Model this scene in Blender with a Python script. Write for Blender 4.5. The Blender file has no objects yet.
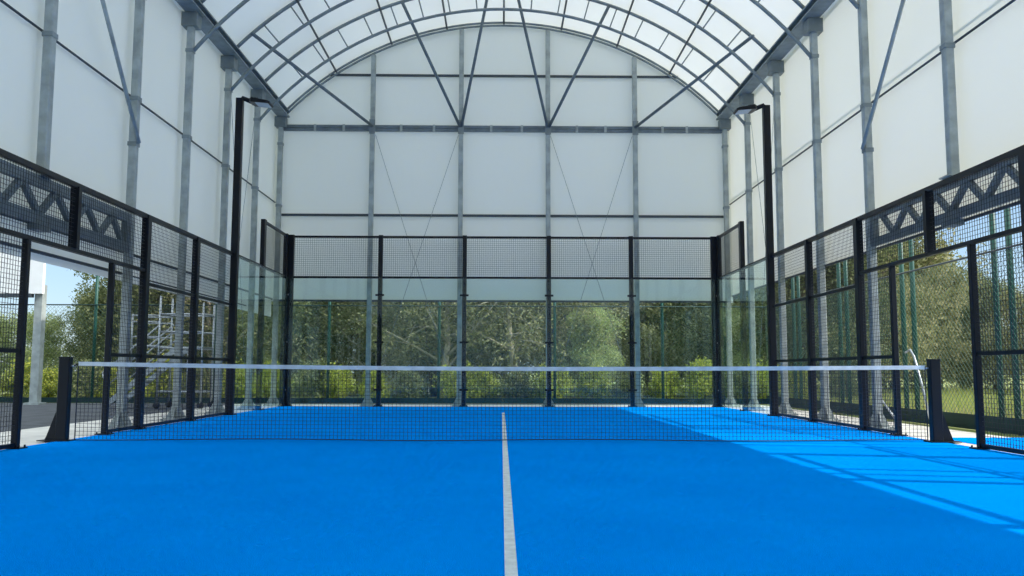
import bpy, math, random
import numpy as np
from mathutils import Vector, Matrix
random.seed(7)
S = bpy.context.scene
COL = S.collection
PI = math.pi
ORG = {}

# ------------------------------------------------------------------ helpers
class MB:
    def __init__(s): s.v = []; s.f = []; s.sm = []
    def add(s, vs, fs, smooth=False):
        o = len(s.v); s.v.extend([tuple(p) for p in vs])
        for f in fs: s.f.append([i + o for i in f]); s.sm.append(smooth)
        return s
    def box(s, a, b):
        x0, y0, z0 = a; x1, y1, z1 = b
        vs = [(x0,y0,z0),(x1,y0,z0),(x1,y1,z0),(x0,y1,z0),(x0,y0,z1),(x1,y0,z1),(x1,y1,z1),(x0,y1,z1)]
        return s.add(vs, [(3,2,1,0),(4,5,6,7),(0,1,5,4),(1,2,6,5),(2,3,7,6),(3,0,4,7)])
    def cbox(s, c, d):
        return s.box([c[i]-d[i]/2 for i in range(3)], [c[i]+d[i]/2 for i in range(3)])
    def bevbox(s, a, b, r):          # box with chamfered vertical edges
        x0, y0, z0 = a; x1, y1, z1 = b
        ring = [(x0+r,y0),(x1-r,y0),(x1,y0+r),(x1,y1-r),(x1-r,y1),(x0+r,y1),(x0,y1-r),(x0,y0+r)]
        return s.prism(ring, z0, z1)
    def prism(s, ring, z0, z1):      # ring in XY, counter-clockwise
        n = len(ring)
        vs = [(x, y, z0) for x, y in ring] + [(x, y, z1) for x, y in ring]
        fs = [tuple(range(n-1, -1, -1)), tuple(range(n, 2*n))] + [(i, (i+1) % n, n+(i+1) % n, n+i) for i in range(n)]
        return s.add(vs, fs)
    def extr(s, ring, axis, a, b):   # polygon extruded along an axis ('x' or 'y'); ring in the other two coords
        n = len(ring)
        mk = (lambda p, t: (t, p[0], p[1])) if axis == 'x' else (lambda p, t: (p[0], t, p[1]))
        vs = [mk(p, a) for p in ring] + [mk(p, b) for p in ring]
        fs = [tuple(range(n-1, -1, -1)), tuple(range(n, 2*n))] + [(i, (i+1) % n, n+(i+1) % n, n+i) for i in range(n)]
        return s.add(vs, fs)
    def path(s, pts, w, h=None, n=4, up=(0,0,1), smooth=None, closed=False):
        h = w if h is None else h
        P = [Vector(p) for p in pts]; m = len(P); vs = []
        for i, p in enumerate(P):
            t = (P[min(i+1, m-1)] - P[max(i-1, 0)]).normalized()
            u = Vector(up)
            if abs(t.dot(u)) > .97: u = Vector((1, 0, 0)) if abs(t.x) < .9 else Vector((0, 1, 0))
            a = t.cross(u).normalized(); b = a.cross(t).normalized()
            ww = w[i] if isinstance(w, (list, tuple)) else w
            hh = h[i] if isinstance(h, (list, tuple)) else h
            for k in range(n):
                if n == 4:
                    ca, sa = [(-1,-1),(1,-1),(1,1),(-1,1)][k]
                else:
                    ca, sa = math.cos(2*PI*k/n), math.sin(2*PI*k/n)
                vs.append(p + a*ca*ww/2 + b*sa*hh/2)
        fs = [(i*n+k, i*n+(k+1) % n, (i+1)*n+(k+1) % n, (i+1)*n+k) for i in range(m-1) for k in range(n)]
        fs += [tuple(range(n-1, -1, -1)), tuple((m-1)*n+k for k in range(n))]
        return s.add(vs, fs, (n > 4) if smooth is None else smooth)
    def tube(s, p, q, r, n=8): return s.path([p, q], 2*r, None, n)
    def bar(s, p, q, w, h=None, up=(0,0,1)): return s.path([p, q], w, h, 4, up)
    def grid(s, o, u, v, w, h, pitch, t):    # welded wire mesh in the plane o + u,v
        o, u, v = Vector(o), Vector(u), Vector(v); nrm = u.cross(v)
        k = int(w/pitch)
        for i in range(1, k+1):
            if i*pitch < w-.01: s.path([o+u*i*pitch, o+u*i*pitch+v*h], t, t, 4, nrm)
        k = int(h/pitch)
        for i in range(1, k+1):
            if i*pitch < h-.01: s.path([o+v*i*pitch+nrm*t, o+v*i*pitch+u*w+nrm*t], t, t, 4, nrm)
        return s
    def build(s, name, mat, parent=None, org=None):
        me = bpy.data.meshes.new(name)
        if org is None: org = ORG.get(parent.name, (0,0,0)) if parent else (0,0,0)
        V = np.array(s.v, dtype=float) - np.array(org)
        me.from_pydata(V.tolist(), [], s.f); me.update()
        me.polygons.foreach_set('use_smooth', s.sm)
        me.materials.append(mat)
        o = bpy.data.objects.new(name, me); COL.objects.link(o)
        if parent: o.parent = parent
        else: o.location = org
        ORG[o.name] = tuple(org)
        return o

def tag(o, label=None, cat=None, group=None, kind=None):
    if label: o['label'] = label
    if cat: o['category'] = cat
    if group: o['group'] = group
    if kind: o['kind'] = kind
    return o
def thing(name, label, cat, loc=(0,0,0), group=None):
    o = bpy.data.objects.new(name, None); o.empty_display_size = .2
    COL.objects.link(o); o.location = loc; ORG[o.name] = tuple(loc)
    return tag(o, label, cat, group)
def one(mb, name, mat, label, cat, org=(0,0,0), group=None):
    return tag(mb.build(name, mat, None, org), label, cat, group)
def struct(mb, name, mat, parent=None):
    o = mb.build(name, mat, parent)
    o['kind'] = 'structure'
    return o
ORD = ['first','second','third','fourth','fifth','sixth','seventh','eighth','ninth','tenth','eleventh','twelfth',
       'thirteenth','fourteenth','fifteenth','sixteenth','seventeenth','eighteenth','nineteenth','twentieth',
       'twenty-first','twenty-second','twenty-third','twenty-fourth','twenty-fifth','twenty-sixth']

# ------------------------------------------------------------------ materials
def mat(name, col, rough=.5, metal=0, spec=.5, var=0, vscale=4, bump=0, bscale=40, col2=None):
    m = bpy.data.materials.new(name); m.use_nodes = True
    nt = m.node_tree; b = nt.nodes['Principled BSDF']
    b.inputs['Base Color'].default_value = (*col, 1); b.inputs['Roughness'].default_value = rough
    b.inputs['Metallic'].default_value = metal; b.inputs['Specular IOR Level'].default_value = spec
    tc = nt.nodes.new('ShaderNodeTexCoord')
    if var or col2:
        nz = nt.nodes.new('ShaderNodeTexNoise'); nz.inputs['Scale'].default_value = vscale; nz.inputs['Detail'].default_value = 5
        nt.links.new(tc.outputs['Object'], nz.inputs['Vector'])
        cr = nt.nodes.new('ShaderNodeValToRGB')
        c2 = col2 or tuple(min(1, c*(1+var)) for c in col); c1 = col if col2 else tuple(c*(1-var) for c in col)
        cr.color_ramp.elements[0].position = .35; cr.color_ramp.elements[1].position = .65
        cr.color_ramp.elements[0].color = (*c1, 1); cr.color_ramp.elements[1].color = (*c2, 1)
        nt.links.new(nz.outputs['Fac'], cr.inputs['Fac']); nt.links.new(cr.outputs['Color'], b.inputs['Base Color'])
    if bump:
        nb = nt.nodes.new('ShaderNodeTexNoise'); nb.inputs['Scale'].default_value = bscale; nb.inputs['Detail'].default_value = 4
        nt.links.new(tc.outputs['Object'], nb.inputs['Vector'])
        bp = nt.nodes.new('ShaderNodeBump'); bp.inputs['Strength'].default_value = bump; bp.inputs['Distance'].default_value = .02
        nt.links.new(nb.outputs['Fac'], bp.inputs['Height']); nt.links.new(bp.outputs['Normal'], b.inputs['Normal'])
    return m

GALV = mat('galvanised_steel', (.37,.405,.395), .5, .12, .4, .18, 6)
GALVD = mat('dull_galvanised_steel', (.23,.265,.27), .55, .15, .4, .15, 5)
TRUSS = mat('blue_grey_steel', (.15,.185,.205), .55, .1, .4, .15, 5)
DARKST = mat('dark_steel_tube', (.055,.07,.085), .5, .3)
BLACK = mat('black_powder_coat', (.004,.006,.011), .4, 0, .3)
WIRE = mat('black_mesh_wire', (.012,.014,.02), .5)
NETM = mat('dark_net_cord', (.012,.02,.04), .7)
BAND = mat('white_net_tape', (.72,.76,.76), .7, 0, .3, .12, 9)
ALU = mat('aluminium', (.45,.48,.5), .38, .7)
GREENP = mat('green_fence_paint', (.008,.075,.058), .45, 0, .4, .1)
GREENB = mat('dark_green_board', (.008,.035,.035), .6, 0, .3, .15, 3)
GREENW = mat('green_fence_wire', (.06,.14,.11), .45)
CONC = mat('pale_concrete', (.66,.625,.57), .9, 0, .2, .14, 2, .3, 30)
ASPH = mat('asphalt', (.085,.09,.10), .9, 0, .2, .2, 3, .4, 60)
GRASSM = mat('grass_ground', (.17,.23,.06), .95, 0, .1, 0, .7, .6, 25, (.30,.29,.13))
SOIL = mat('bare_soil', (.24,.20,.15), .95, 0, .1, .3, 5, .7, 30)
WHITEP = mat('white_cladding', (.90,.90,.89), .6, 0, .3, .04, 2)
ROOFT = mat('red_roof_tile', (.22,.10,.07), .8, 0, .2, .15, 5)
WINDK = mat('dark_window_glass', (.03,.04,.05), .1)
PALEW = mat('pale_line_paint', (.70,.74,.74), .85, 0, .2, .12, 14, .3, 90)
RUB = mat('black_rubber', (.015,.015,.015), .8)
LEDM = mat('pale_lamp_lens', (.55,.60,.63), .25, 0, .5)
BARK = mat('grey_brown_bark', (.14,.115,.085), .9, 0, .1, .25, 8, .5, 30)
BARKP = mat('pale_bark', (.34,.30,.235), .9, 0, .1, .2, 8, .5, 30)

def fabric(name, refl, trans, crease=.2):
    m = bpy.data.materials.new(name); m.use_nodes = True; nt = m.node_tree; N = nt.nodes
    N.remove(N['Principled BSDF']); out = N['Material Output']
    d = N.new('ShaderNodeBsdfDiffuse'); d.inputs['Color'].default_value = (*refl, 1)
    t = N.new('ShaderNodeBsdfTranslucent'); t.inputs['Color'].default_value = (*trans, 1)
    a = N.new('ShaderNodeAddShader')
    tc = N.new('ShaderNodeTexCoord'); mp = N.new('ShaderNodeMapping'); mp.inputs['Scale'].default_value = (.8,.8,.25)
    nz = N.new('ShaderNodeTexNoise'); nz.inputs['Scale'].default_value = 1.6; nz.inputs['Detail'].default_value = 3
    bp = N.new('ShaderNodeBump'); bp.inputs['Strength'].default_value = crease; bp.inputs['Distance'].default_value = .06
    L = nt.links
    L.new(tc.outputs['Object'], mp.inputs['Vector']); L.new(mp.outputs['Vector'], nz.inputs['Vector'])
    L.new(nz.outputs['Fac'], bp.inputs['Height'])
    L.new(bp.outputs['Normal'], d.inputs['Normal']); L.new(bp.outputs['Normal'], t.inputs['Normal'])
    L.new(d.outputs[0], a.inputs[0]); L.new(t.outputs[0], a.inputs[1]); L.new(a.outputs[0], out.inputs['Surface'])
    return m
FAB = fabric('white_membrane', (.725,.735,.70), (.195,.19,.168))
FABR = fabric('white_roof_membrane', (.70,.715,.69), (.215,.213,.195), .1)

def glass_mat():
    m = bpy.data.materials.new('clear_glass'); m.use_nodes = True; nt = m.node_tree; N = nt.nodes; L = nt.links
    N.remove(N['Principled BSDF']); out = N['Material Output']
    tr = N.new('ShaderNodeBsdfTransparent'); tr.inputs['Color'].default_value = (.90,.965,.95,1)
    gl = N.new('ShaderNodeBsdfGlossy'); gl.inputs['Roughness'].default_value = .02; gl.inputs['Color'].default_value = (.9,.95,.95,1)
    lw = N.new('ShaderNodeLayerWeight'); lw.inputs['Blend'].default_value = .5
    pw = N.new('ShaderNodeMath'); pw.operation = 'POWER'; pw.inputs[1].default_value = 4.5
    fr = N.new('ShaderNodeMath'); fr.operation = 'MULTIPLY_ADD'; fr.inputs[1].default_value = .6; fr.inputs[2].default_value = .03
    L.new(lw.outputs['Facing'], pw.inputs[0]); L.new(pw.outputs[0], fr.inputs[0])
    mx = N.new('ShaderNodeMixShader')
    L.new(fr.outputs[0], mx.inputs[0]); L.new(tr.outputs[0], mx.inputs[1]); L.new(gl.outputs[0], mx.inputs[2])
    L.new(mx.outputs[0], out.inputs['Surface'])
    return m
GLASS = glass_mat()

def turf_mat():
    m = bpy.data.materials.new('blue_court_turf'); m.use_nodes = True; nt = m.node_tree; N = nt.nodes; L = nt.links
    b = N['Principled BSDF']; b.inputs['Roughness'].default_value = 1; b.inputs['Specular IOR Level'].default_value = .0
    tc = N.new('ShaderNodeTexCoord')
    n1 = N.new('ShaderNodeTexNoise'); n1.inputs['Scale'].default_value = .9; n1.inputs['Detail'].default_value = 6
    r1 = N.new('ShaderNodeValToRGB'); e = r1.color_ramp.elements
    e[0].position = .3; e[0].color = (.0,.25,.84,1); e[1].position = .7; e[1].color = (.0,.285,.92,1)
    L.new(tc.outputs['Object'], n1.inputs['Vector']); L.new(n1.outputs['Fac'], r1.inputs['Fac'])
    # sparse sand streaks left in the pile
    mp = N.new('ShaderNodeMapping'); mp.inputs['Scale'].default_value = (1.6,6,1)
    n2 = N.new('ShaderNodeTexNoise'); n2.inputs['Scale'].default_value = 4.5; n2.inputs['Detail'].default_value = 8; n2.inputs['Roughness'].default_value = .7
    r2 = N.new('ShaderNodeValToRGB'); q = r2.color_ramp.elements; q[0].position = .665; q[0].color = (0,0,0,1); q[1].position = .78; q[1].color = (.8,.8,.8,1)
    L.new(tc.outputs['Object'], mp.inputs['Vector']); L.new(mp.outputs['Vector'], n2.inputs['Vector']); L.new(n2.outputs['Fac'], r2.inputs['Fac'])
    mx = N.new('ShaderNodeMixRGB'); mx.inputs['Color2'].default_value = (.13,.33,.55,1)
    L.new(r2.outputs['Color'], mx.inputs['Fac']); L.new(r1.outputs['Color'], mx.inputs['Color1']); L.new(mx.outputs['Color'], b.inputs['Base Color'])
    n3 = N.new('ShaderNodeTexNoise'); n3.inputs['Scale'].default_value = 160; n3.inputs['Detail'].default_value = 3
    bp = N.new('ShaderNodeBump'); bp.inputs['Strength'].default_value = .5; bp.inputs['Distance'].default_value = .01
    L.new(tc.outputs['Object'], n3.inputs['Vector']); L.new(n3.outputs['Fac'], bp.inputs['Height']); L.new(bp.outputs['Normal'], b.inputs['Normal'])
    return m
TURF = turf_mat()

def leaf_mat(name, stops, trans=.35):
    m = bpy.data.materials.new(name); m.use_nodes = True; nt = m.node_tree; N = nt.nodes; L = nt.links
    N.remove(N['Principled BSDF']); out = N['Material Output']
    g = N.new('ShaderNodeNewGeometry'); cr = N.new('ShaderNodeValToRGB')
    el = cr.color_ramp.elements
    while len(el) < len(stops): el.new(.5)
    for i, c in enumerate(stops): el[i].position = i/(len(stops)-1); el[i].color = (*c, 1)
    L.new(g.outputs['Random Per Island'], cr.inputs['Fac'])
    d = N.new('ShaderNodeBsdfDiffuse'); t = N.new('ShaderNodeBsdfTranslucent'); mx = N.new('ShaderNodeMixShader'); mx.inputs[0].default_value = trans
    L.new(cr.outputs[0], d.inputs[0]); L.new(cr.outputs[0], t.inputs[0])
    L.new(d.outputs[0], mx.inputs[1]); L.new(t.outputs[0], mx.inputs[2]); L.new(mx.outputs[0], out.inputs['Surface'])
    return m
LEAF_OLIVE = leaf_mat('olive_leaves', [(.13,.145,.06),(.27,.275,.13),(.50,.46,.28),(.22,.25,.09)], .45)
LEAF_DARK = leaf_mat('dark_green_leaves', [(.08,.11,.05),(.17,.205,.09),(.34,.35,.19),(.13,.165,.065)], .45)
LEAF_LIGHT = leaf_mat('light_green_leaves', [(.26,.32,.11),(.42,.48,.20),(.58,.60,.33),(.33,.41,.13)], .45)
LEAF_HEDGE = leaf_mat('yellow_green_leaves', [(.15,.21,.04),(.36,.41,.07),(.62,.62,.16),(.24,.32,.05)], .45)
BLADE = leaf_mat('grass_blades', [(.20,.27,.06),(.34,.39,.11),(.46,.42,.19),(.25,.34,.07)])

# ------------------------------------------------------------------ ground
BX, BY = 5.42, 10.5           # hall column lines
m = MB(); m.box((-200,-60,-.4), (200,320,-.03)); struct(m, 'ground', GRASSM)
m = MB(); m.box((-5.12,-13,-.2), (5.12,10.05,0)); FLOOR = struct(m, 'floor', TURF)
m = MB(); m.box((-.015,-13,-.004), (.037,6.95+.2-.2,.004)); struct(m, 'centre_line', PALEW, FLOOR)
m = MB(); m.box((5.121,.8,-.2), (6.45,11.4,-.012)); m.box((-6.7,-13,-.2), (-5.121,11.4,-.012))
m.box((-5.12,10.051,-.2), (5.12,11.4,-.012)); m.box((5.121,-13,-.2), (5.4,.8,-.012)); struct(m, 'paving', CONC)
m = MB(); m.box((5.401,-13,-.2), (6.75,.799,-.006)); struct(m, 'floor_outside', TURF)
m = MB(); m.box((-30,-13,-.2), (-6.701,12.3,-.02)); m.box((-6.7,11.401,-.2), (6.45,12.3,-.02)); struct(m, 'asphalt_yard', ASPH)
m = MB(); m.box((7.0,-13,-.2), (9.6,13,-.022)); struct(m, 'soil_strip', SOIL)

# ------------------------------------------------------------------ hall shell (membrane)
RC, RR = 2.03, 7.37            # arch centre height, roof chord radius
def arch_pt(x, r, y): return (x, y, RC + math.sqrt(r*r - x*x))
def sheet(fn, nu, nv):
    m = MB(); vs = [fn(i/nu, j/nv) for j in range(nv+1) for i in range(nu+1)]
    fs = [(j*(nu+1)+i, j*(nu+1)+i+1, (j+1)*(nu+1)+i+1, (j+1)*(nu+1)+i) for j in range(nv) for i in range(nu)]
    return m.add(vs, fs, True)
YB, YF = 10.6, -10.9
WX = 5.56
def bulge(t, n): return .035*abs(math.sin(PI*t*n))
struct(sheet(lambda u,v: (-WX, YF+(YB-YF)*u, 2.1+(7.08-2.1)*v), 60, 12), 'wall_left', FAB)
struct(sheet(lambda u,v: (WX, YF+(YB-YF)*u, 2.63+(7.08-2.63)*v), 60, 12), 'wall_right', FAB)
def gable(y, z0):
    def fn(u, v):
        x = -WX + 2*WX*u; zt = RC + math.sqrt((RR+.08)**2 - min(abs(x),5.6)**2)
        return (x, y, z0 + (zt-z0)*v)
    return sheet(fn, 48, 12)
struct(gable(YB, 2.47), 'wall_back', FAB)
struct(gable(YF, .05), 'wall_front', FAB)
TH = math.asin(5.6/(RR+.07))
def roof(u, v):
    a = -TH + 2*TH*u
    return ((RR+.07)*math.sin(a), YF + (YB-YF)*v, RC + (RR+.07)*math.cos(a))
struct(sheet(roof, 48, 40), 'ceiling', FABR)

# ------------------------------------------------------------------ hall frame
COLY = [10.5, 8.48, 6.46, 4.38, 2.30, -.12, -2.1, -4.15]     # left wall
COLR = [10.5, 8.58, 6.52, 4.45, 2.42, .05, -2.1, -4.15]      # right wall
PLACE = ['in the corner at the back wall', 'first in from the back corner', 'second in from the back corner', 'third in from the back corner',
         'beside the far end of the lattice truss', 'standing on the lattice truss', 'at the near end of the lattice truss', 'nearest the camera']
for sx, side in ((-1,'left'), (1,'right')):
    for i, y in enumerate(COLY if sx < 0 else COLR):
        x = sx*BX; onT = (i == 5); z0 = (3.06 if sx < 0 else 3.15) if onT else 0
        w = .112
        t = thing('hall_column', f'grey galvanised steel column of the {side} wall, {PLACE[i]}', 'column', (x, y, z0), f'{side} wall columns')
        MB().bevbox((x-w/2, y-w/2, z0+(.012 if onT else .02)), (x+w/2, y+w/2, 6.93), .012).build('post', GALV, t)
        m = MB()
        if onT: m.box((x-.12, y-.12, z0), (x+.12, y+.12, z0+.02))
        else:
            m.box((x-.19, y-.17, -.012), (x+.19, y+.17, .02))
            for a in (-1, 1):
                m.extr([(x+a*.056, .02), (x+a*.17, .02), (x+a*.056, .24)][::a], 'y', y-.012, y+.012)
                m.extr([(y+a*.056, .02), (y+a*.15, .02), (y+a*.056, .24)][::a], 'x', x-.012, x+.012)
            for a in (-1, 1):
                for b in (-1, 1): m.tube((x+a*.15, y+b*.13, .02), (x+a*.15, y+b*.13, .05), .014, 6)
        m.build('base_plate', GALV, t)
        MB().box((x-.13, y-.12, 6.72), (x+.13, y+.12, 6.96)).build('head_bracket', GALVD, t)
        for zc in (4.78, 4.1) if i in (4,) else (4.78, 6.3):
            MB().box((x-.064, y-.066, zc-.03), (x+.064, y+.066, zc+.03)).build('clamp', GALVD, t)
    # eave beam: broad I-section
    m = MB(); x = sx*5.36
    m.box((x-.14, YF+.05, 7.10), (x+.14, 10.52, 7.13)); m.box((x-.14, YF+.05, 6.965), (x+.14, 10.52, 6.995)); m.box((x-.015, YF+.05, 6.995), (x+.015, 10.52, 7.10))
    one(m, 'eave_beam', GALVD, f'long grey steel eave beam along the top of the {side} wall', 'beam')
    m = MB(); m.path([(sx*(BX+.09), YF+.1, 4.80), (sx*(BX+.09), 10.5, 4.86)], .032, None, 8)
    one(m, 'wall_rail', DARKST, f'thin dark horizontal rail halfway up the {side} membrane wall', 'rail')
    zl = 2.52 if sx < 0 else 2.625
    m = MB(); m.tube((sx*(BX+.1), YF+.1, zl), (sx*(BX+.1), 10.5, zl), .022)
    one(m, 'hem_rail', DARKST, f'low tube holding the bottom hem of the {side} membrane wall', 'rail')
    if sx < 0:
        m = MB(); m.tube((-(BX+.09), -3, 2.2), (-(BX+.09), 2.28, 2.2), .022); m.tube((-(BX+.09), 2.32, 2.2), (-(BX+.09), 8.4, 2.2), .012)
        one(m, 'curtain_tube', DARKST, 'thin tube low on the hanging hem of the left membrane wall', 'rail')
    # diagonal brace from the column by the truss up to the column on the truss
    m = MB(); m.tube((sx*(BX-.085), (2.3 if sx < 0 else 2.42)-.02, 4.12), (sx*(BX-.085), .03, 6.8), .03)
    one(m, 'wall_brace', GALV, f'sloping round steel brace against the {side} wall', 'brace')
    for k, (ya, yb) in enumerate(((6.62,8.38), (8.38,6.62))):
        m = MB(); m.tube((sx*(BX+.0 + .02*k), ya, .3), (sx*(BX+.02*k), yb, 6.6), .005, 6)
        one(m, 'bracing_cable', GALVD, f'thin cable in the {side} wall rising toward {"the back wall" if yb > ya else "the camera"}', 'cable')
    # lattice truss over the side opening
    t = thing('lattice_truss', f'blue-grey steel lattice truss spanning the opening in the {side} wall', 'truss', (sx*BX, 0, 2.5))
    x = sx*BX
    zb0, zb1, zt0, zt1, ap = (2.50, 2.63, 2.93, 3.06, 1.72) if sx < 0 else (2.645, 2.755, 3.03, 3.15, 2.02)
    ye = (2.30 if sx < 0 else 2.42)-.057
    MB().box((x-.035, -1.9, zt0), (x+.035, ye, zt1-.002)).build('top_chord', TRUSS, t)
    MB().box((x-.035, -1.9, zb0), (x+.035, ye, zb1)).build('bottom_chord', TRUSS, t)
    segs = [] if sx > 0 else [((ap+.34, 0), (ap, 1))]
    while ap > -1.1:
        segs += [((ap, 1), (ap-.36, 0)), ((ap-.36, 0), (ap-.757, 1))]; ap -= .757
    for p, q in segs:
        f = lambda v: (zb1-.02) if v == 0 else (zt0+.02)
        MB().bar((x, p[0], f(p[1])), (x, q[0], f(q[1])), .072, .06, (1,0,0)).build('diagonal', TRUSS, t)
    MB().box((x-.04, ye-.13, zb1), (x+.04, ye, zt0)).build('end_plate', TRUSS, t)
    yc = -.12 if sx < 0 else .12
    MB().box((x-.08, yc-.12, zb0-.075), (x+.08, yc+.12, zb0-.001)).build('node_bracket', TRUSS, t)

# batten added outside the sunny wall to cast a faint shadow line
m = MB(); m.box((WX+.03, YF, 5.0), (WX+.055, YB, 5.018)); struct(m, 'shadow_batten_1', GALV)

# lattice arches
for i, (yl, yr) in enumerate(zip(COLY[1:5], COLR[1:5])):
    y = (yl+yr)/2; yy = lambda x: y + (yr-yl)*x/10.7
    t = thing('roof_arch', f'curved grey lattice roof arch, {ORD[i]} in from the back wall', 'arch', (0, y, 6.2), 'lattice roof arches')
    for nm, r, xe, w in (('top_chord', RR, 5.3, .075), ('bottom_chord', 6.86, 5.36, .07)):
        a0 = math.asin(xe/r); pts = [(r*math.sin(a), yy(r*math.sin(a)), RC+r*math.cos(a)) for a in np.linspace(-a0, a0, 41)]
        MB().path(pts, w, w, 8, (0,1,0)).build(nm, GALVD, t)
    for k in range(-8, 9):
        a = k*.088
        MB().tube((6.86*math.sin(a), yy(6.86*math.sin(a)), RC+6.86*math.cos(a)), (RR*math.sin(a), yy(RR*math.sin(a)), RC+RR*math.cos(a)), .017, 6).build('strut', GALVD, t)
t = thing('gable_arch', 'double curved steel arch edging the top of the back wall', 'arch', (0, 10.5, 7.0))
for r, yg in ((RR+.0, 10.5), (RR-.075, 10.5)):
    a0 = math.asin(5.28/r); pts = [(r*math.sin(a), yg, RC+r*math.cos(a)) for a in np.linspace(-a0, a0, 41)]
    MB().path(pts, .055, .055, 8, (0,1,0)).build('chord', GALVD, t)
PUR = [-4.12,-2.77,-1.41,0,1.43,2.81,4.1]
for k, x in enumerate(PUR):
    a = math.asin(x/RR); r = RR - .02
    m = MB(); m.tube((r*math.sin(a), YF+.1, RC+r*math.cos(a)), (r*math.sin(a), 10.52, RC+r*math.cos(a)), .024)
    nm = 'at the very ridge' if k == 3 else (f'{ORD[k if k < 3 else 6-k]} up from the {"left" if k < 3 else "right"} eave')
    one(m, 'roof_purlin', DARKST, f'dark lengthwise roof tube under the membrane, {nm}', 'purlin', group='roof purlins')

# gable frame
GX = [-3.19,-1.035,1.085,3.215]
for k, x in enumerate(GX):
    zt = RC + math.sqrt((RR-.1)**2 - x*x) - .03
    t = thing('gable_column', f'slim grey column against the back wall, {ORD[k]} from the left', 'column', (x, 10.47, 0), 'back wall columns')
    MB().bevbox((x-.055, 10.41, .02), (x+.055, 10.53, zt), .01).build('post', GALV, t)
    m = MB(); m.box((x-.16, 10.32, -.012), (x+.16, 10.62, .02))
    for a in (-1, 1): m.extr([(x+a*.055, .02), (x+a*.15, .02), (x+a*.055, .2)][::a], 'y', 10.46, 10.48)
    m.build('base_plate', GALV, t)
    m = MB(); m.box((x-.07, 10.395, 6.55), (x+.07, 10.41, 6.9)); m.build('gusset', GALVD, t)
for z, hh, x, lab in ((8.06,.05,4.3,'upper thin rail across the back wall near the arch'), (4.57,.055,5.36,'lower thin rail across the back wall above the black fence'),
                    (2.49,.045,5.36,'bottom hem tube of the back membrane wall, seen through the glass')):
    m = MB(); m.box((-x, 10.535, z-hh/2), (x, 10.585, z+hh/2)); one(m, 'gable_rail', DARKST, lab, 'rail')
t = thing('gable_beam', 'thick double grey beam across the back wall where the braces meet', 'beam', (0, 10.5, 6.72))
m = MB(); m.box((-5.36, 10.535, 6.73), (5.36, 10.59, 6.80)); m.build('upper_tube', TRUSS, t)
m = MB(); m.box((-5.36, 10.535, 6.65), (5.36, 10.59, 6.72)); m.build('lower_tube', TRUSS, t)
for x in (-4.6,-3.9,-2.5,-1.7,-.3,.45,1.8,2.5,3.9,4.5):
    MB().box((x-.03, 10.52, 6.64), (x+.03, 10.535, 6.81)).build('joint_plate', GALV, t)
for (x0, e, lab) in ((-3.19, (-4.98,6.4,7.44), 'leftmost sloping roof brace rising to the left eave'),
              (-1.06, (-2.27,8.45,9.0), 'sloping roof brace leaning left from the second back column'),
              (-1.02, (-.33,8.45,9.36), 'sloping roof brace leaning right from the second back column'),
              (1.07, (.26,8.45,9.36), 'sloping roof brace leaning left from the third back column'),
              (1.11, (2.36,8.45,8.98), 'sloping roof brace leaning right from the third back column'),
              (3.215, (4.95,6.4,7.46), 'rightmost sloping roof brace rising to the right eave')):
    m = MB(); m.tube((x0, 10.40, 6.74), e, .036); one(m, 'roof_brace', TRUSS, lab, 'brace')
for xa, xb, lab in ((-3.12,-1.1,'left cross cable on the back wall falling to the right'), (-1.1,-3.12,'left cross cable on the back wall falling to the left'),
                    (1.15,3.15,'right cross cable on the back wall falling to the right'), (3.15,1.15,'right cross cable on the back wall falling to the left')):
    y = 10.515 if xb > xa else 10.505
    m = MB(); m.tube((xa, y, 6.55), (xb, y, .25), .0055, 6); one(m, 'cross_cable', GALVD, lab, 'cable')

# ------------------------------------------------------------------ court cage
def post_mb(x, y, z1, wx=.10, wy=.10, plate=True):
    m = MB(); m.bevbox((x-wx/2, y-wy/2, .0), (x+wx/2, y+wy/2, z1), .008); return m
def foot(x, y, t, s=.2):
    m = MB(); m.box((x-s/2, y-s/2, 0.001), (x+s/2, y+s/2, .014))
    for a in (-1, 1):
        for b in (-1, 1): m.tube((x+a*s*.38, y+b*s*.38, .014), (x+a*s*.38, y+b*s*.38, .035), .01, 6)
    return m.build('base_plate', BLACK, t)
PITCH, WT = .05, .0042
# back wall
yP = 10.07
t = thing('glass_fence', 'black-framed glass and mesh fence across the back of the court', 'fence', (0, yP, 0))
PX = [-4.99,-2.88,-.905,1.08,3.02,4.985]
for i in range(6):
    x = PX[i]
    p = post_mb(x, yP, 4.0, .10 if 0 < i < 5 else .15, .10).build('post', BLACK, t)
    foot(x, yP, p)
    if 0 < i < 5:
        for z in (2.58, 1.48, .38):
            m = MB(); m.box((x-.1, yP-.075, z-.022), (x+.1, yP-.051, z+.022))
            for a in (-.07, .07): m.tube((x+a, yP-.082, z), (x+a, yP-.075, z), .014, 8)
            m.build('clamp', BLACK, p)
for i in range(5):
    x0 = PX[i]; x1 = PX[i+1]
    m = MB(); m.box((x0+.006, 10.005, .012), (x1-.006, 10.017, 2.985)); m.build('glass_pane', GLASS, t)
    MB().box((x0+.05, yP-.02, 2.975), (x1-.05, yP+.02, 3.025)).build('middle_rail', BLACK, t)
    p = MB().box((x0+.05, yP-.02, 3.935), (x1-.05, yP+.02, 3.985)).build('top_rail', BLACK, t)
    MB().grid((x0+.05, yP, 3.02), (1,0,0), (0,0,1), x1-x0-.1, .93, PITCH, WT).build('wire_mesh', WIRE, p)

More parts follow.
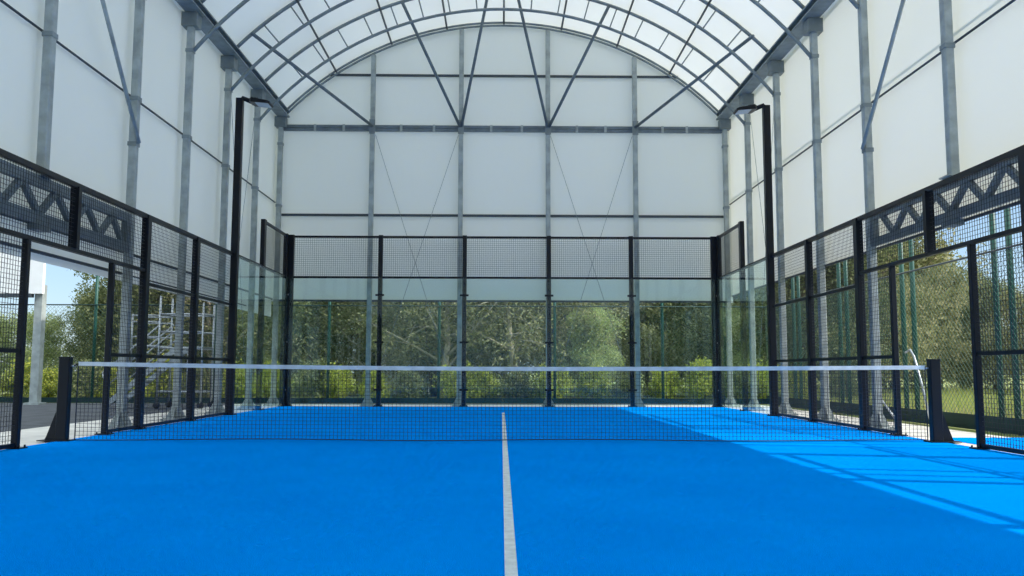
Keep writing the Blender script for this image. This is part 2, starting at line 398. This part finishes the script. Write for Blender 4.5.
for sx, side in ((-1,'left'), (1,'right')):
    X = sx*5.07; gx = sx*5.005
    # glass end of the side wall
    t = thing('glass_side_wall', f'glass panels with a raised mesh corner on the {side} side of the court', 'fence', (X, 8, 0))
    p = post_mb(X, 8.0, 4.0, .09, .16).build('post', BLACK, t); foot(X, 8.0, p)
    p = post_mb(X, 9.9, 4.0, .09, .13).build('post', BLACK, t); foot(X, 9.9, p, .16)
    for ya, yb in ((6.105, 7.995), (8.005, 9.97)):
        m = MB(); m.box((gx-.006, ya, .012), (gx+.006, yb, 2.97)); m.build('glass_pane', GLASS, t)
    m = MB(); m.box((X-.02, 6.105, 2.965), (X+.02, 9.84, 3.02)); m.build('rail', BLACK, t)
    m = MB(); m.box((X-.02, 8.08, 3.935), (X+.02, 9.84, 3.99)); f = m.build('mesh_frame', BLACK, t)
    MB().grid((X, 8.08, 3.02), (0,1,0), (0,0,1), 1.76, .93, PITCH, WT).build('wire_mesh', WIRE, f)
    for y in (8.0, 9.9):
        for z in (2.58, 1.48, .38):
            m = MB(); m.tube((gx-sx*.012, y+.04, z), (gx-sx*.006, y+.04, z), .016, 8); m.build('glass_bolt', ALU, t)
    # floodlight mast between glass and mesh
    XF = X; X = sx*5.035; zh = 5.98 if sx < 0 else 5.9
    t = thing('floodlight_mast', f'tall black mast with a flat lamp head over the {side} side of the court', 'floodlight', (X, 5.985, 0))
    w = .13
    p = MB().bevbox((X-w/2, 5.985-w/2, 0), (X+w/2, 5.985+w/2, zh), .012).build('pole', BLACK, t)
    foot(X, 5.985, p, .21)
    m = MB(); m.path([(X, 5.985, zh-.08), (X-sx*.05, 5.985, zh+.01), (X-sx*.22, 5.985, zh-.06)], .09, .07, 8, (0,1,0)); m.build('arm', BLACK, t)
    a, b = Vector((X-sx*.2, 5.985, zh-.055)), Vector((X-sx*.6, 5.985, zh-.11))
    m = MB(); m.path([a, a.lerp(b,.12), a.lerp(b,.9), b], [.2,.32,.34,.28], [.06,.085,.05,.03], 4, (0,0,1)); h = m.build('lamp_head', BLACK, t)
    m = MB()
    for k in range(5):
        q = a.lerp(b, .12+.07*k); m.box((q.x-.004, 5.86, q.z+.03), (q.x+.004, 6.11, q.z+.065))
    m.build('cooling_fin', BLACK, h)
    q0, q1 = a.lerp(b,.3), a.lerp(b,.92)
    m = MB(); m.path([q0-Vector((0,0,.036)), q1-Vector((0,0,.026))], .28, .012, 4); m.build('lamp_lens', LEDM, h)
    X = XF
    # wire mesh side fence with the gate opening by the net
    t = thing('mesh_fence', f'black wire mesh fence with an open gateway on the {side} side of the court', 'fence', (X, 0, 0))
    YJ = -1.0 if sx < 0 else -.9
    for y, wy, z1 in ((4.05,.11,3.0), (2.05,.13,3.0), (1.02,.07,2.19), (YJ,.07,2.19), (-1.95,.13,3.0), (-4.05,.11,3.0), (-6.05,.13,3.0)):
        p = post_mb(X, y, z1, .10 if wy > .1 else .07, wy).build('post', BLACK, t)
        foot(X, y, p, .17)
    MB().box((X-.05, -.035, 2.231), (X+.05, .035, 2.97)).build('post', BLACK, t)
    MB().box((X-.03, -6.0, 2.955), (X+.03, 5.89, 3.015)).build('top_rail', BLACK, t)
    MB().box((X-.03, -1.89, 2.19), (X+.03, 1.99, 2.235)).build('gate_lintel', BLACK, t)
    def bay(ya, yb, zs, nm='mesh_panel'):
        for z in zs: f = MB().box((X-.02, ya, z-.022), (X+.02, yb, z+.022)).build('mesh_rail', BLACK, t)
        return f
    for ya, yb in ((4.105,5.89), (2.115,3.995), (-3.995,-2.015), (-5.985,-4.105)):
        f = bay(ya, yb, (.035, 1.01, 2.035))
        MB().grid((X, ya, .04), (0,1,0), (0,0,1), yb-ya, 2.93, PITCH, WT).build('wire_mesh', WIRE, f)
    for ya, yb in ((1.055,1.985), (-1.885,YJ-.035)):
        f = bay(ya, yb, (.035, 1.01))
        MB().grid((X, ya, .04), (0,1,0), (0,0,1), yb-ya, 2.16, PITCH, WT).build('wire_mesh', WIRE, f)
    for ya, yb in ((.035,1.985), (-1.885,-.035)):
        MB().grid((X, ya, 2.235), (0,1,0), (0,0,1), yb-ya, .72, PITCH, WT).build('wire_mesh', WIRE, t)
    # net post
    px = -5.09 if sx < 0 else 5.05
    t = thing('net_post', f'black net post with a splayed foot at the {side} end of the net', 'post', (px, 0, 0))
    MB().bevbox((px-.062, -.05, .0), (px+.062, .05, .95), .01).build('upright', BLACK, t)
    MB().bevbox((px-.066, -.054, .95), (px+.066, .054, .965), .01).build('cap', BLACK, t)
    ring = [(px+sx*.06, .012), (px+sx*.19, .012), (px+sx*.17, .05), (px+sx*.06, .36)]
    MB().extr(ring if sx > 0 else ring[::-1], 'y', -.03, .03).build('foot', BLACK, t)
    MB().box((px-.11, -.1, .001), (px+.24, .1, .014) if sx > 0 else (px+.11, .1, .014)).build('base_plate', BLACK, t) if sx > 0 else \
        MB().box((px-.24, -.1, .001), (px+.11, .1, .014)).build('base_plate', BLACK, t)
    m = MB(); m.tube((px-sx*.062, 0, .86), (px-sx*.10, 0, .86), .012); m.path([(px-sx*.10, 0, .83), (px-sx*.12, 0, .86), (px-sx*.10, 0, .89)], .012, None, 6); m.build('hook', ALU, t)

# net
t = thing('tennis_net', 'dark cord net with a white top tape strung across the blue court', 'net', (0, 0, 0))
NX = 4.94
def ztop(x): return .862 + (.0 if abs(x) > NX else 0) + ((.048 if x < 0 else .028))*(abs(x)/NX)**1.7
xs = np.linspace(-NX, NX, 61)
m = MB()
for k in range(60):
    a, b = xs[k], xs[k+1]
    m.add([(a,-.008,ztop(a)-.047),(b,-.008,ztop(b)-.047),(b,-.008,ztop(b)),(a,-.008,ztop(a)),(a,.008,ztop(a)-.047),(b,.008,ztop(b)-.047),(b,.008,ztop(b)),(a,.008,ztop(a))],
          [(0,1,2,3),(7,6,5,4),(3,2,6,7),(4,5,1,0)], False)
band = m.build('top_tape', BAND, t)
m = MB(); P = .045
n = int(2*NX/P)
for k in range(n+1):
    x = -NX + k*P; m.path([(x, 0, .02), (x, 0, ztop(x)-.05)], .0036)
for j in range(1, 19):
    f = j/19
    m.path([(x, .0, .02+(ztop(x)-.07)*f) for x in xs[::3]], .0036)
m.build('cord_mesh', NETM, t)
m = MB(); m.path([(x, 0, .018+.008*math.sin(x*1.7)) for x in xs], .012, None, 6); m.build('bottom_cord', NETM, t)
for sx in (-1, 1):
    m = MB(); m.tube((sx*4.94, 0, ztop(sx*NX)-.02), (sx*5.0, 0, .86), .008, 6); m.build('tension_cord', BLACK, t)
    m = MB(); m.tube((sx*4.945, 0, .02), (sx*4.945, 0, ztop(sx*NX)-.03), .006, 6); m.build('side_cord', NETM, t)

# ------------------------------------------------------------------ green outer fences
def chain(m, o, u, L, z0, z1, pitch=.1, tk=.0037):
    H = z1-z0; o = Vector(o); u = Vector(u)
    nrm = u.cross(Vector((0,0,1)))
    for d in (1, -1):
        s = -H if d > 0 else 0
        while s < (L if d > 0 else L+H):
            a0, a1 = s, s + d*H; zA, zB = z0, z1
            lo, hi = min(a0,a1), max(a0,a1)
            # clip to 0..L
            def zz(a): return zA + (zB-zA)*(a-a0)/(a1-a0)
            c0, c1 = max(a0,0) if d > 0 else min(a0,L), min(a1,L) if d > 0 else max(a1,0)
            if (d > 0 and c1-c0 > .02) or (d < 0 and c0-c1 > .02):
                p, q = o+u*c0, o+u*c1
                m.path([(p.x,p.y,zz(c0)), (q.x,q.y,zz(c1))], tk, tk, 4, nrm)
            s += pitch
    return m
FX, FY = 6.92, 12.45
t = thing('chain_link_fence', 'green chain-link fence running along outside the right opening', 'fence', (FX, 0, 0))
for y in (10.3, 7.5, 4.7, 1.88, -.95, -3.7):
    for dy in (0, -.38):
        MB().tube((FX, y+dy, -.02), (FX, y+dy, 4.1), .04, 10).build('post', GREENP, t)
MB().box((FX-.06, -6, -.02), (FX-.045, 12.4, .2)).build('kick_board', GREENB, t)
MB().tube((FX-.045, -6, 2.51), (FX-.045, 12.4, 2.51), .016).build('top_rail', DARKST, t)
chain(MB(), (FX-.043, -6, 0), (0,1,0), 18.4, .2, 2.51).build('chain_mesh', GREENW, t)
t = thing('chain_link_fence', 'green chain-link fence crossing behind the back wall of the hall', 'fence', (0, FY, 0))
for x in (-16.3,-13.35,-10.6,-10.25,-7.45,-4.53,-1.66,1.36,4.18,7.0):
    MB().tube((x, FY, -.02), (x, FY, 4.1), .04, 10).build('post', GREENP, t)
MB().box((-20, FY-.06, -.02), (6.86, FY-.045, .12)).build('kick_board', GREENB, t)
MB().tube((-20, FY-.045, 2.51), (6.86, FY-.045, 2.51), .016).build('top_rail', GREENB, t)
chain(MB(), (-20, FY-.043, 0), (1,0,0), 26.8, .2, 2.51).build('chain_mesh', GREENW, t)

# leaning bent pole by the right fence
m = MB(); m.path([(6.3,3.35,1.12), (6.3,3.2,1.16), (6.3,3.08,1.05), (6.32,2.9,.6), (6.35,2.72,.0)], .035, None, 8, (1,0,0))
one(m, 'bent_pole', ALU, 'bent pale metal pole leaning outside the right gateway by the net post', 'pole')
m = MB(); m.tube((6.3,4.45,.46), (6.3,3.7,.0), .016, 8); m.tube((6.3,4.45,.46),(6.34,4.52,.0),.016,8)
one(m, 'ground_strut', ALU, 'short pale sloping strut on the paving beyond the right column foot', 'strut')

# ------------------------------------------------------------------ aluminium platform steps outside on the left
t = thing('platform_steps', 'aluminium rolling work platform with sloping steps outside the left fence', 'ladder', (-7.4, 9.3, 0))
def R(nm, p, q, r=.024): return MB().tube(p, q, r, 8).build(nm, ALU, t)
YA, YZ = 8.95, 9.65
for y in (YA, YZ):
    for x, z in ((-7.55,2.45), (-6.6,2.3), (-7.15,1.3)): R('upright', (x,y,.1), (x,y,z))
    for z in (2.05,1.66,1.3,.35): R('guard_rail', (-7.55,y,z), (-6.6,y,z), .02)
    for z in (2.02,1.88,1.55,1.35): R('guard_rail', (-8.15,y,z), (-7.55,y,z), .017)
    R('upright', (-8.15,y,.9), (-8.15,y,2.05), .02)
    st = MB().bar((-8.65,y,.06), (-7.15,y,1.3), .035, .11, (0,0,1)).build('stringer', ALU, t)
    R('handrail', (-8.75,y,.75), (-7.5,y,1.85), .02)
    R('handrail', (-8.72,y,.42), (-7.3,y,1.62), .016)
    R('handrail_post', (-8.6,y,.1), (-8.75,y,.78), .018)
for k in range(6):
    f = (k+.6)/6.2; x = -8.65+1.5*f; z = .06+1.24*f
    MB().box((x-.1, YA, z-.012), (x+.1, YZ, z+.012)).build('tread', ALU, t)
MB().box((-7.2, YA, 1.3), (-6.6, YZ, 1.34)).build('platform', ALU, t)
for x in (-7.55,-6.6):
    R('cross_rail', (x,YA,.35), (x,YZ,.35)); R('cross_rail', (x,YA,2.05), (x,YZ,2.05))
for x in (-7.55,-6.6):
    for y in (YA, YZ):
        m = MB(); m.tube((x,y-.02,.055), (x,y+.02,.055), .075, 14); m.build('castor', RUB, t)

# ------------------------------------------------------------------ neighbouring hall (left) and far houses
t = thing('neighbour_hall', 'white-walled neighbouring hall on grey columns seen through the left gateway', 'building', (-16, 11, 0))
hx0, hx1 = -22.2, -11.22
m = MB(); ring = [(hx0,2.67),(hx1,2.67),(hx1,7.0)] + [((hx0+hx1)/2+5.59*math.cos(a)*1.0, 7.0+2.3*math.sin(a)) for a in np.linspace(.15,PI-.15,14)] + [(hx0,7.0)]
m.extr(ring, 'y', 10.95, 11.05); m.build('end_wall', WHITEP, t)
m = MB(); m.box((hx0, 10.9, 2.58), (hx1-.25, 11.06, 2.67)); m.build('hem_beam', DARKST, t)
for x in (-11.36,-12.6,-13.9,-16.0,-18.2):
    p = MB().bevbox((x-.1, 11.06, 0), (x+.1, 11.26, 2.9), .01).build('column', GALV if x > -12 else DARKST, t)  # columns further along are darker, shade put into their material
    MB().box((x-.18, 10.98, -.02), (x+.18, 11.34, .03)).build('base_plate', GALV, p)
m = MB(); m.box((hx0, 11.06, 2.9), (hx0+.08, 12.2, 7.0)); m.build('side_wall', WHITEP, t)

def house(x, y, w, d, h, label):
    t = thing('white_house', label, 'house', (x, y, 0))
    MB().box((x-w/2, y-d/2, -.05), (x+w/2, y+d/2, h)).build('walls', WHITEP, t)
    m = MB(); m.extr([(x-w/2-.3, h), (x+w/2+.3, h), (x, h+w*.28)], 'y', y-d/2-.3, y+d/2+.3); m.build('roof', ROOFT, t)
    for k in range(3):
        wx = x - w/2 + w*(k+.5)/3
        MB().box((wx-.24, y-d/2-.03, .9), (wx+.24, y-d/2-.001, 1.6)).build('window', WINDK, t)
house(-3.95, 22.3, 2.6, 2.2, 2.0, 'small white house among the trees behind the back fence')

# ------------------------------------------------------------------ plants
def leaves(rng, centres, radii, per, size, flat=1.0):
    C = np.repeat(centres, per, axis=0); Rr = np.repeat(radii, per)[:, None]
    n = len(C)
    d = rng.normal(size=(n,3)); d /= np.linalg.norm(d, axis=1)[:,None]
    P = C + d*Rr*(rng.random((n,1))**.45)*np.array([1,1,flat])
    a = rng.normal(size=(n,3)); a /= np.linalg.norm(a, axis=1)[:,None]
    b = rng.normal(size=(n,3)); b -= (b*a).sum(1)[:,None]*a; b /= np.linalg.norm(b, axis=1)[:,None]
    s = size*(.6+.8*rng.random((n,1)))
    A = a*s; B = b*s*.45
    V = np.stack([P-A, P+B, P+A, P-B], axis=1).reshape(-1,3)
    F = np.arange(4*n).reshape(-1,4)
    return V, F
def mesh_np(name, V, F, mat_):
    me = bpy.data.meshes.new(name)
    me.vertices.add(len(V)); me.vertices.foreach_set('co', V.astype(np.float32).ravel())
    k = F.shape[1]
    me.loops.add(F.size); me.loops.foreach_set('vertex_index', F.astype(np.int32).ravel())
    me.polygons.add(len(F)); me.polygons.foreach_set('loop_start', np.arange(0, F.size, k, dtype=np.int32))
    me.update(calc_edges=True); me.validate(); me.materials.append(mat_)
    return me
def branch_tree(rng, h, trunk_r, levels, spread, first=.25, lean=0.0):
    """trunk path, branch paths and their tips"""
    paths = []; tips = []
    top = Vector((lean*h, rng.uniform(-.1,.1)*h*.4, h*.8))
    tr = [Vector((0,0,-.05))]
    for i in range(1, 7):
        f = i/6; tr.append(top*f + Vector((rng.uniform(-.06,.06), rng.uniform(-.06,.06), 0))*h*.25)
    trunk = (tr, [2*trunk_r*(1.15-.85*i/6) for i in range(7)])
    for k in range(levels):
        f = first + (1-first)*(k+rng.random()*.6)/levels; f = min(f, .98)
        i = min(int(f*6), 5); p = tr[i].lerp(tr[i+1], f*6-i)
        ang = k*2.4 + rng.uniform(-.4,.4); L = spread*(1.05-.55*f)*rng.uniform(.75,1.15)
        dirv = Vector((math.cos(ang), math.sin(ang), rng.uniform(.25,.8)))
        q1 = p + dirv*L*.5; q2 = q1 + (dirv+Vector((rng.uniform(-.4,.4), rng.uniform(-.4,.4), rng.uniform(-.1,.5))))*L*.5
        r = trunk_r*(1-.7*f)*.55
        paths.append(([p, q1, q2], [2*r, 1.3*r, .5*r])); tips += [q1, q2]
        for j in range(4):
            s = q1.lerp(q2, rng.random()) if j else q1
            e = s + Vector((rng.uniform(-1,1), rng.uniform(-1,1), rng.uniform(-.35,.7)))*L*.55
            paths.append(([s, s.lerp(e,.5)+Vector((0,0,.05)), e], [.7*r,.5*r,.2*r])); tips.append(e)
    return trunk, paths, tips
def make_plant(nm, seed, h, tr, levels, spread, per, size, rad, leafm, bark, first=.2, low=0, lean=0):
    """meshes of one plant: trunk, branches, foliage"""
    rng = np.random.default_rng(seed); rd = random.Random(seed)
    trunk, paths, tips = branch_tree(rd, h, tr, levels, spread, first, lean)
    m = MB(); m.path(trunk[0], trunk[1], trunk[1], 8)
    def tomesh(m, n, mt):
        me = bpy.data.meshes.new(n); me.from_pydata([tuple(v) for v in m.v], [], m.f); me.polygons.foreach_set('use_smooth', m.sm); me.materials.append(mt); return me
    tm = tomesh(m, 'trunk', bark)
    m = MB()
    for p, w in paths: m.path(p, w, w, 5)
    bm_ = tomesh(m, 'branches', bark)
    C = np.array([list(q) for q in tips]); 
    if low: 
        ex = np.column_stack([rng.uniform(-spread,spread,low), rng.uniform(-spread,spread,low), rng.uniform(.15*h,.45*h,low)]); C = np.vstack([C, ex])
    rr = rad*(.6+.8*rng.random(len(C)))
    C[:,2] = np.maximum(C[:,2], .12)
    V, F = leaves(rng, C, rr, per, size); V[:,2] = np.maximum(V[:,2], .0)
    fm = mesh_np('foliage', V, F, leafm)
    return (nm, tm, bm_, fm)
def place(kind, x, y, rz, sc, label, cat, group=None):
    nm, tm, bm_, fm = kind
    r = bpy.data.objects.new(nm, None); COL.objects.link(r)
    r.location = (x, y, -.03); r.rotation_euler = (0,0,rz); r.scale = (sc, sc, sc)
    tag(r, label, cat, group)
    for n, me in (('trunk', tm), ('branches', bm_), ('foliage', fm)):
        o = bpy.data.objects.new(n if nm != 'shrub' or n != 'trunk' else 'stem', me); COL.objects.link(o); o.parent = r
    return r
T_OLIVE = [make_plant('olive_green_tree', 11+i, 5.5, .12, 14, 1.9, 230, .058, .6, LEAF_OLIVE, BARK, .12, 14) for i in range(2)]
T_DARK = [make_plant('dark_green_tree', 31+i, 7.0, .15, 16, 2.2, 260, .062, .66, LEAF_DARK, BARK, .1, 16) for i in range(2)]
T_BARE = [make_plant('sparse_tree', 51+i, 5.8, .10, 19, 1.9, 60, .05, .5, LEAF_OLIVE, BARKP, .15, 6, .06) for i in range(2)]
T_LIGHT = [make_plant('light_green_tree', 71, 5.0, .10, 14, 1.5, 210, .055, .5, LEAF_LIGHT, BARKP, .15, 14)]
B_HEDGE = [make_plant('shrub', 91+i, 1.05, .02, 9, .5, 70, .045, .22, (LEAF_HEDGE, LEAF_DARK, LEAF_HEDGE)[i], BARK, .05, 8) for i in range(3)]
rd = random.Random(5)
# front row behind the back fence, from left to right
row = []
kinds = 'DOBDOBODBOBODODDO'
xs_ = np.linspace(-11.8, 12.5, 17)
names = {'D':'dark green tree', 'O':'olive-green tree', 'B':'sparse bare-branched tree', 'L':'light green tree'}
pools = {'D':T_DARK, 'O':T_OLIVE, 'B':T_BARE, 'L':T_LIGHT}
for i, (k, x) in enumerate(zip(kinds, xs_)):
    y = 18.5 + rd.uniform(-1.3,1.6)
    place(rd.choice(pools[k]), x+rd.uniform(-.5,.5), y, rd.uniform(0,6.28), rd.uniform(.9,1.12), f'{names[k]} in the front row behind the back fence, {ORD[i]} from the left', 'tree', 'front row of trees')
kinds2 = 'DODDODDODDO'
for i, (k, x) in enumerate(zip(kinds2, np.linspace(-16, 15.5, 11))):
    place(rd.choice(pools[k]), x+rd.uniform(-.7,.7), 27+rd.uniform(-1.5,2.5), rd.uniform(0,6.28), rd.uniform(1.05,1.35), f'{names[k]} in the rear row far behind the back fence, {ORD[i]} from the left', 'tree', 'rear row of trees')
place(T_BARE[0], -1.87, 16.3, .6, 1.05, 'tree with a pale trunk close behind the back fence, left of the centre line', 'tree', 'pale-trunked trees')
place(T_BARE[1], .44, 16.4, 2.2, 1.1, 'tree with a pale trunk close behind the back fence, in line with the centre line', 'tree', 'pale-trunked trees')
place(T_LIGHT[0], 2.75, 16.6, 1.0, .62, 'low light green tree close behind the back fence, right of centre', 'tree')
# right side trees
RT = [('O',17.3,24,1.05),('D',19.7,24.2,.76),('O',14.6,22,1.3),('L',13.0,22.5,1.35),('O',20.9,28.5,.8),('O',18.8,20.3,.72),
      ('D',16.6,27.5,1.1),('O',23,33,.95),('D',25.5,37,.95),('L',21.5,22.5,.9)]
RT.sort(key=lambda q: q[1]/(q[2]+10))
for i, (k, x, y, s) in enumerate(RT):
    place(rd.choice(pools[k]), x, y, rd.uniform(0,6.28), s, f'{names[k]} on the grass beyond the right gateway, {ORD[i]} from the left', 'tree', 'trees beyond the right fence')
# left side trees
for i, (k, x, y, s) in enumerate((('D',-13.1,18.2,.52),('L',-15.2,18.6,.6),('L',-17.3,19.6,.62),('O',-21.5,23,.7))):
    place(rd.choice(pools[k]), x, y, rd.uniform(0,6.28), s, f'{names[k]} behind the fence in the left gateway, {ORD[i]} from the right', 'tree', 'trees on the far left')
# hedge shrubs
for i, x in enumerate(np.linspace(-15.5, 9.5, 26)):
    place(B_HEDGE[i % 3], x+rd.uniform(-.2,.2), 14.1+rd.uniform(-.4,.5), rd.uniform(0,6.28), rd.uniform(.72,1.05), f'low {("yellow-green","dark green","yellow-green")[i % 3]} shrub behind the back fence, {ORD[i]} from the left', 'shrub', 'low hedge shrubs')
# grass blades beyond the right fence
rng = np.random.default_rng(3); n = 42000
gx = 8.6 + 14*rng.random(n)**1.4; gy = -6 + 34*rng.random(n)
hh = (.08+.2*rng.random(n))*(1+.6*np.sin(gx*1.7)*np.cos(gy*1.3))
an = rng.uniform(0, 2*PI, n); dx, dy = np.cos(an)*.012, np.sin(an)*.012
lx, ly = rng.normal(0,.05,n), rng.normal(0,.05,n)
V = np.stack([np.stack([gx-dx,gy-dy,np.full(n,-.03)],1), np.stack([gx+dx,gy+dy,np.full(n,-.03)],1), np.stack([gx+lx,gy+ly,hh],1)],1).reshape(-1,3)
o = bpy.data.objects.new('meadow_grass', mesh_np('meadow_grass', V, np.arange(3*n).reshape(-1,3), BLADE)); COL.objects.link(o)
tag(o, 'rough green meadow grass beyond the right fence', 'grass', kind='stuff')

# ------------------------------------------------------------------ light
w = bpy.data.worlds.new('sky'); S.world = w; w.use_nodes = True
nt = w.node_tree; bg = nt.nodes['Background']
sky = nt.nodes.new('ShaderNodeTexSky'); sky.sky_type = 'NISHITA'; sky.sun_disc = False
sun_dir = Vector((1.13, -.25, 1.0)).normalized()
sky.sun_elevation = math.asin(sun_dir.z); sky.sun_rotation = math.atan2(sun_dir.x, sun_dir.y)
sky.air_density = 1.0; sky.dust_density = .6; sky.ozone_density = 1.5
# clear blue near the horizon, unseen overhead part brightened to light the hall
tc = nt.nodes.new('ShaderNodeTexCoord'); sp = nt.nodes.new('ShaderNodeSeparateXYZ')
nt.links.new(tc.outputs['Generated'], sp.inputs[0])
nz = nt.nodes.new('ShaderNodeTexNoise'); nz.inputs['Scale'].default_value = 2.5; nz.inputs['Detail'].default_value = 5
nt.links.new(tc.outputs['Generated'], nz.inputs['Vector'])
ad = nt.nodes.new('ShaderNodeMath'); ad.operation = 'MULTIPLY_ADD'; ad.inputs[1].default_value = .25
nt.links.new(nz.outputs['Fac'], ad.inputs[0]); nt.links.new(sp.outputs['Z'], ad.inputs[2])
cr = nt.nodes.new('ShaderNodeValToRGB'); e = cr.color_ramp.elements
e[0].position = .36; e[0].color = (.20,.33,.50,1); e[1].position = .56; e[1].color = (1.42,1.58,1.62,1)
nt.links.new(ad.outputs[0], cr.inputs[0])
b1 = nt.nodes.new('ShaderNodeVectorMath'); b1.operation = 'SCALE'; b1.inputs['Scale'].default_value = .09
nt.links.new(sky.outputs[0], b1.inputs[0])
b2 = nt.nodes.new('ShaderNodeVectorMath'); b2.operation = 'ADD'
nt.links.new(b1.outputs[0], b2.inputs[0]); nt.links.new(cr.outputs[0], b2.inputs[1]); nt.links.new(b2.outputs[0], bg.inputs[0])
bg.inputs[1].default_value = 1.0
sd = bpy.data.lights.new('sun', 'SUN'); sd.energy = 5.0; sd.angle = .0095; sd.color = (1,.94,.84)
so = bpy.data.objects.new('sun', sd); COL.objects.link(so); so.location = (30,-8,28)
so.rotation_euler = (-sun_dir).to_track_quat('-Z','Y').to_euler()

# ------------------------------------------------------------------ camera
cx, D, hgt, yaw, pitch, roll, f = -0.0318, 10.1306, 0.8067, 0.0121, 0.0965, 0.0024, 863.3512
def ray(a0, b0):
    a = a0*math.cos(roll)+b0*math.sin(roll); b = -a0*math.sin(roll)+b0*math.cos(roll)
    x, u = a/f, -b/f
    y = math.cos(pitch)-u*math.sin(pitch); z = math.sin(pitch)+u*math.cos(pitch)
    return Vector((x*math.cos(yaw)+y*math.sin(yaw), -x*math.sin(yaw)+y*math.cos(yaw), z))
fw = ray(0,0).normalized(); rt = (ray(1,0)-ray(0,0)).normalized(); up = (ray(0,0)-ray(0,1)).normalized()
cd = bpy.data.cameras.new('camera'); cam = bpy.data.objects.new('camera', cd); COL.objects.link(cam)
M = Matrix((rt, up, -fw)).transposed().to_4x4(); M.translation = (cx, -D, hgt); cam.matrix_world = M
cd.sensor_width = 36; cd.lens = f/1024*36; cd.clip_end = 400; cd.clip_start = .05
S.camera = cam
vs = S.view_settings; vs.view_transform = 'Standard'; vs.look = 'None'; vs.gamma = 1; vs.exposure = 0; vs.use_curve_mapping = False
c = S.cycles; c.max_bounces = 14; c.diffuse_bounces = 7; c.transmission_bounces = 10; c.transparent_max_bounces = 24; c.glossy_bounces = 4
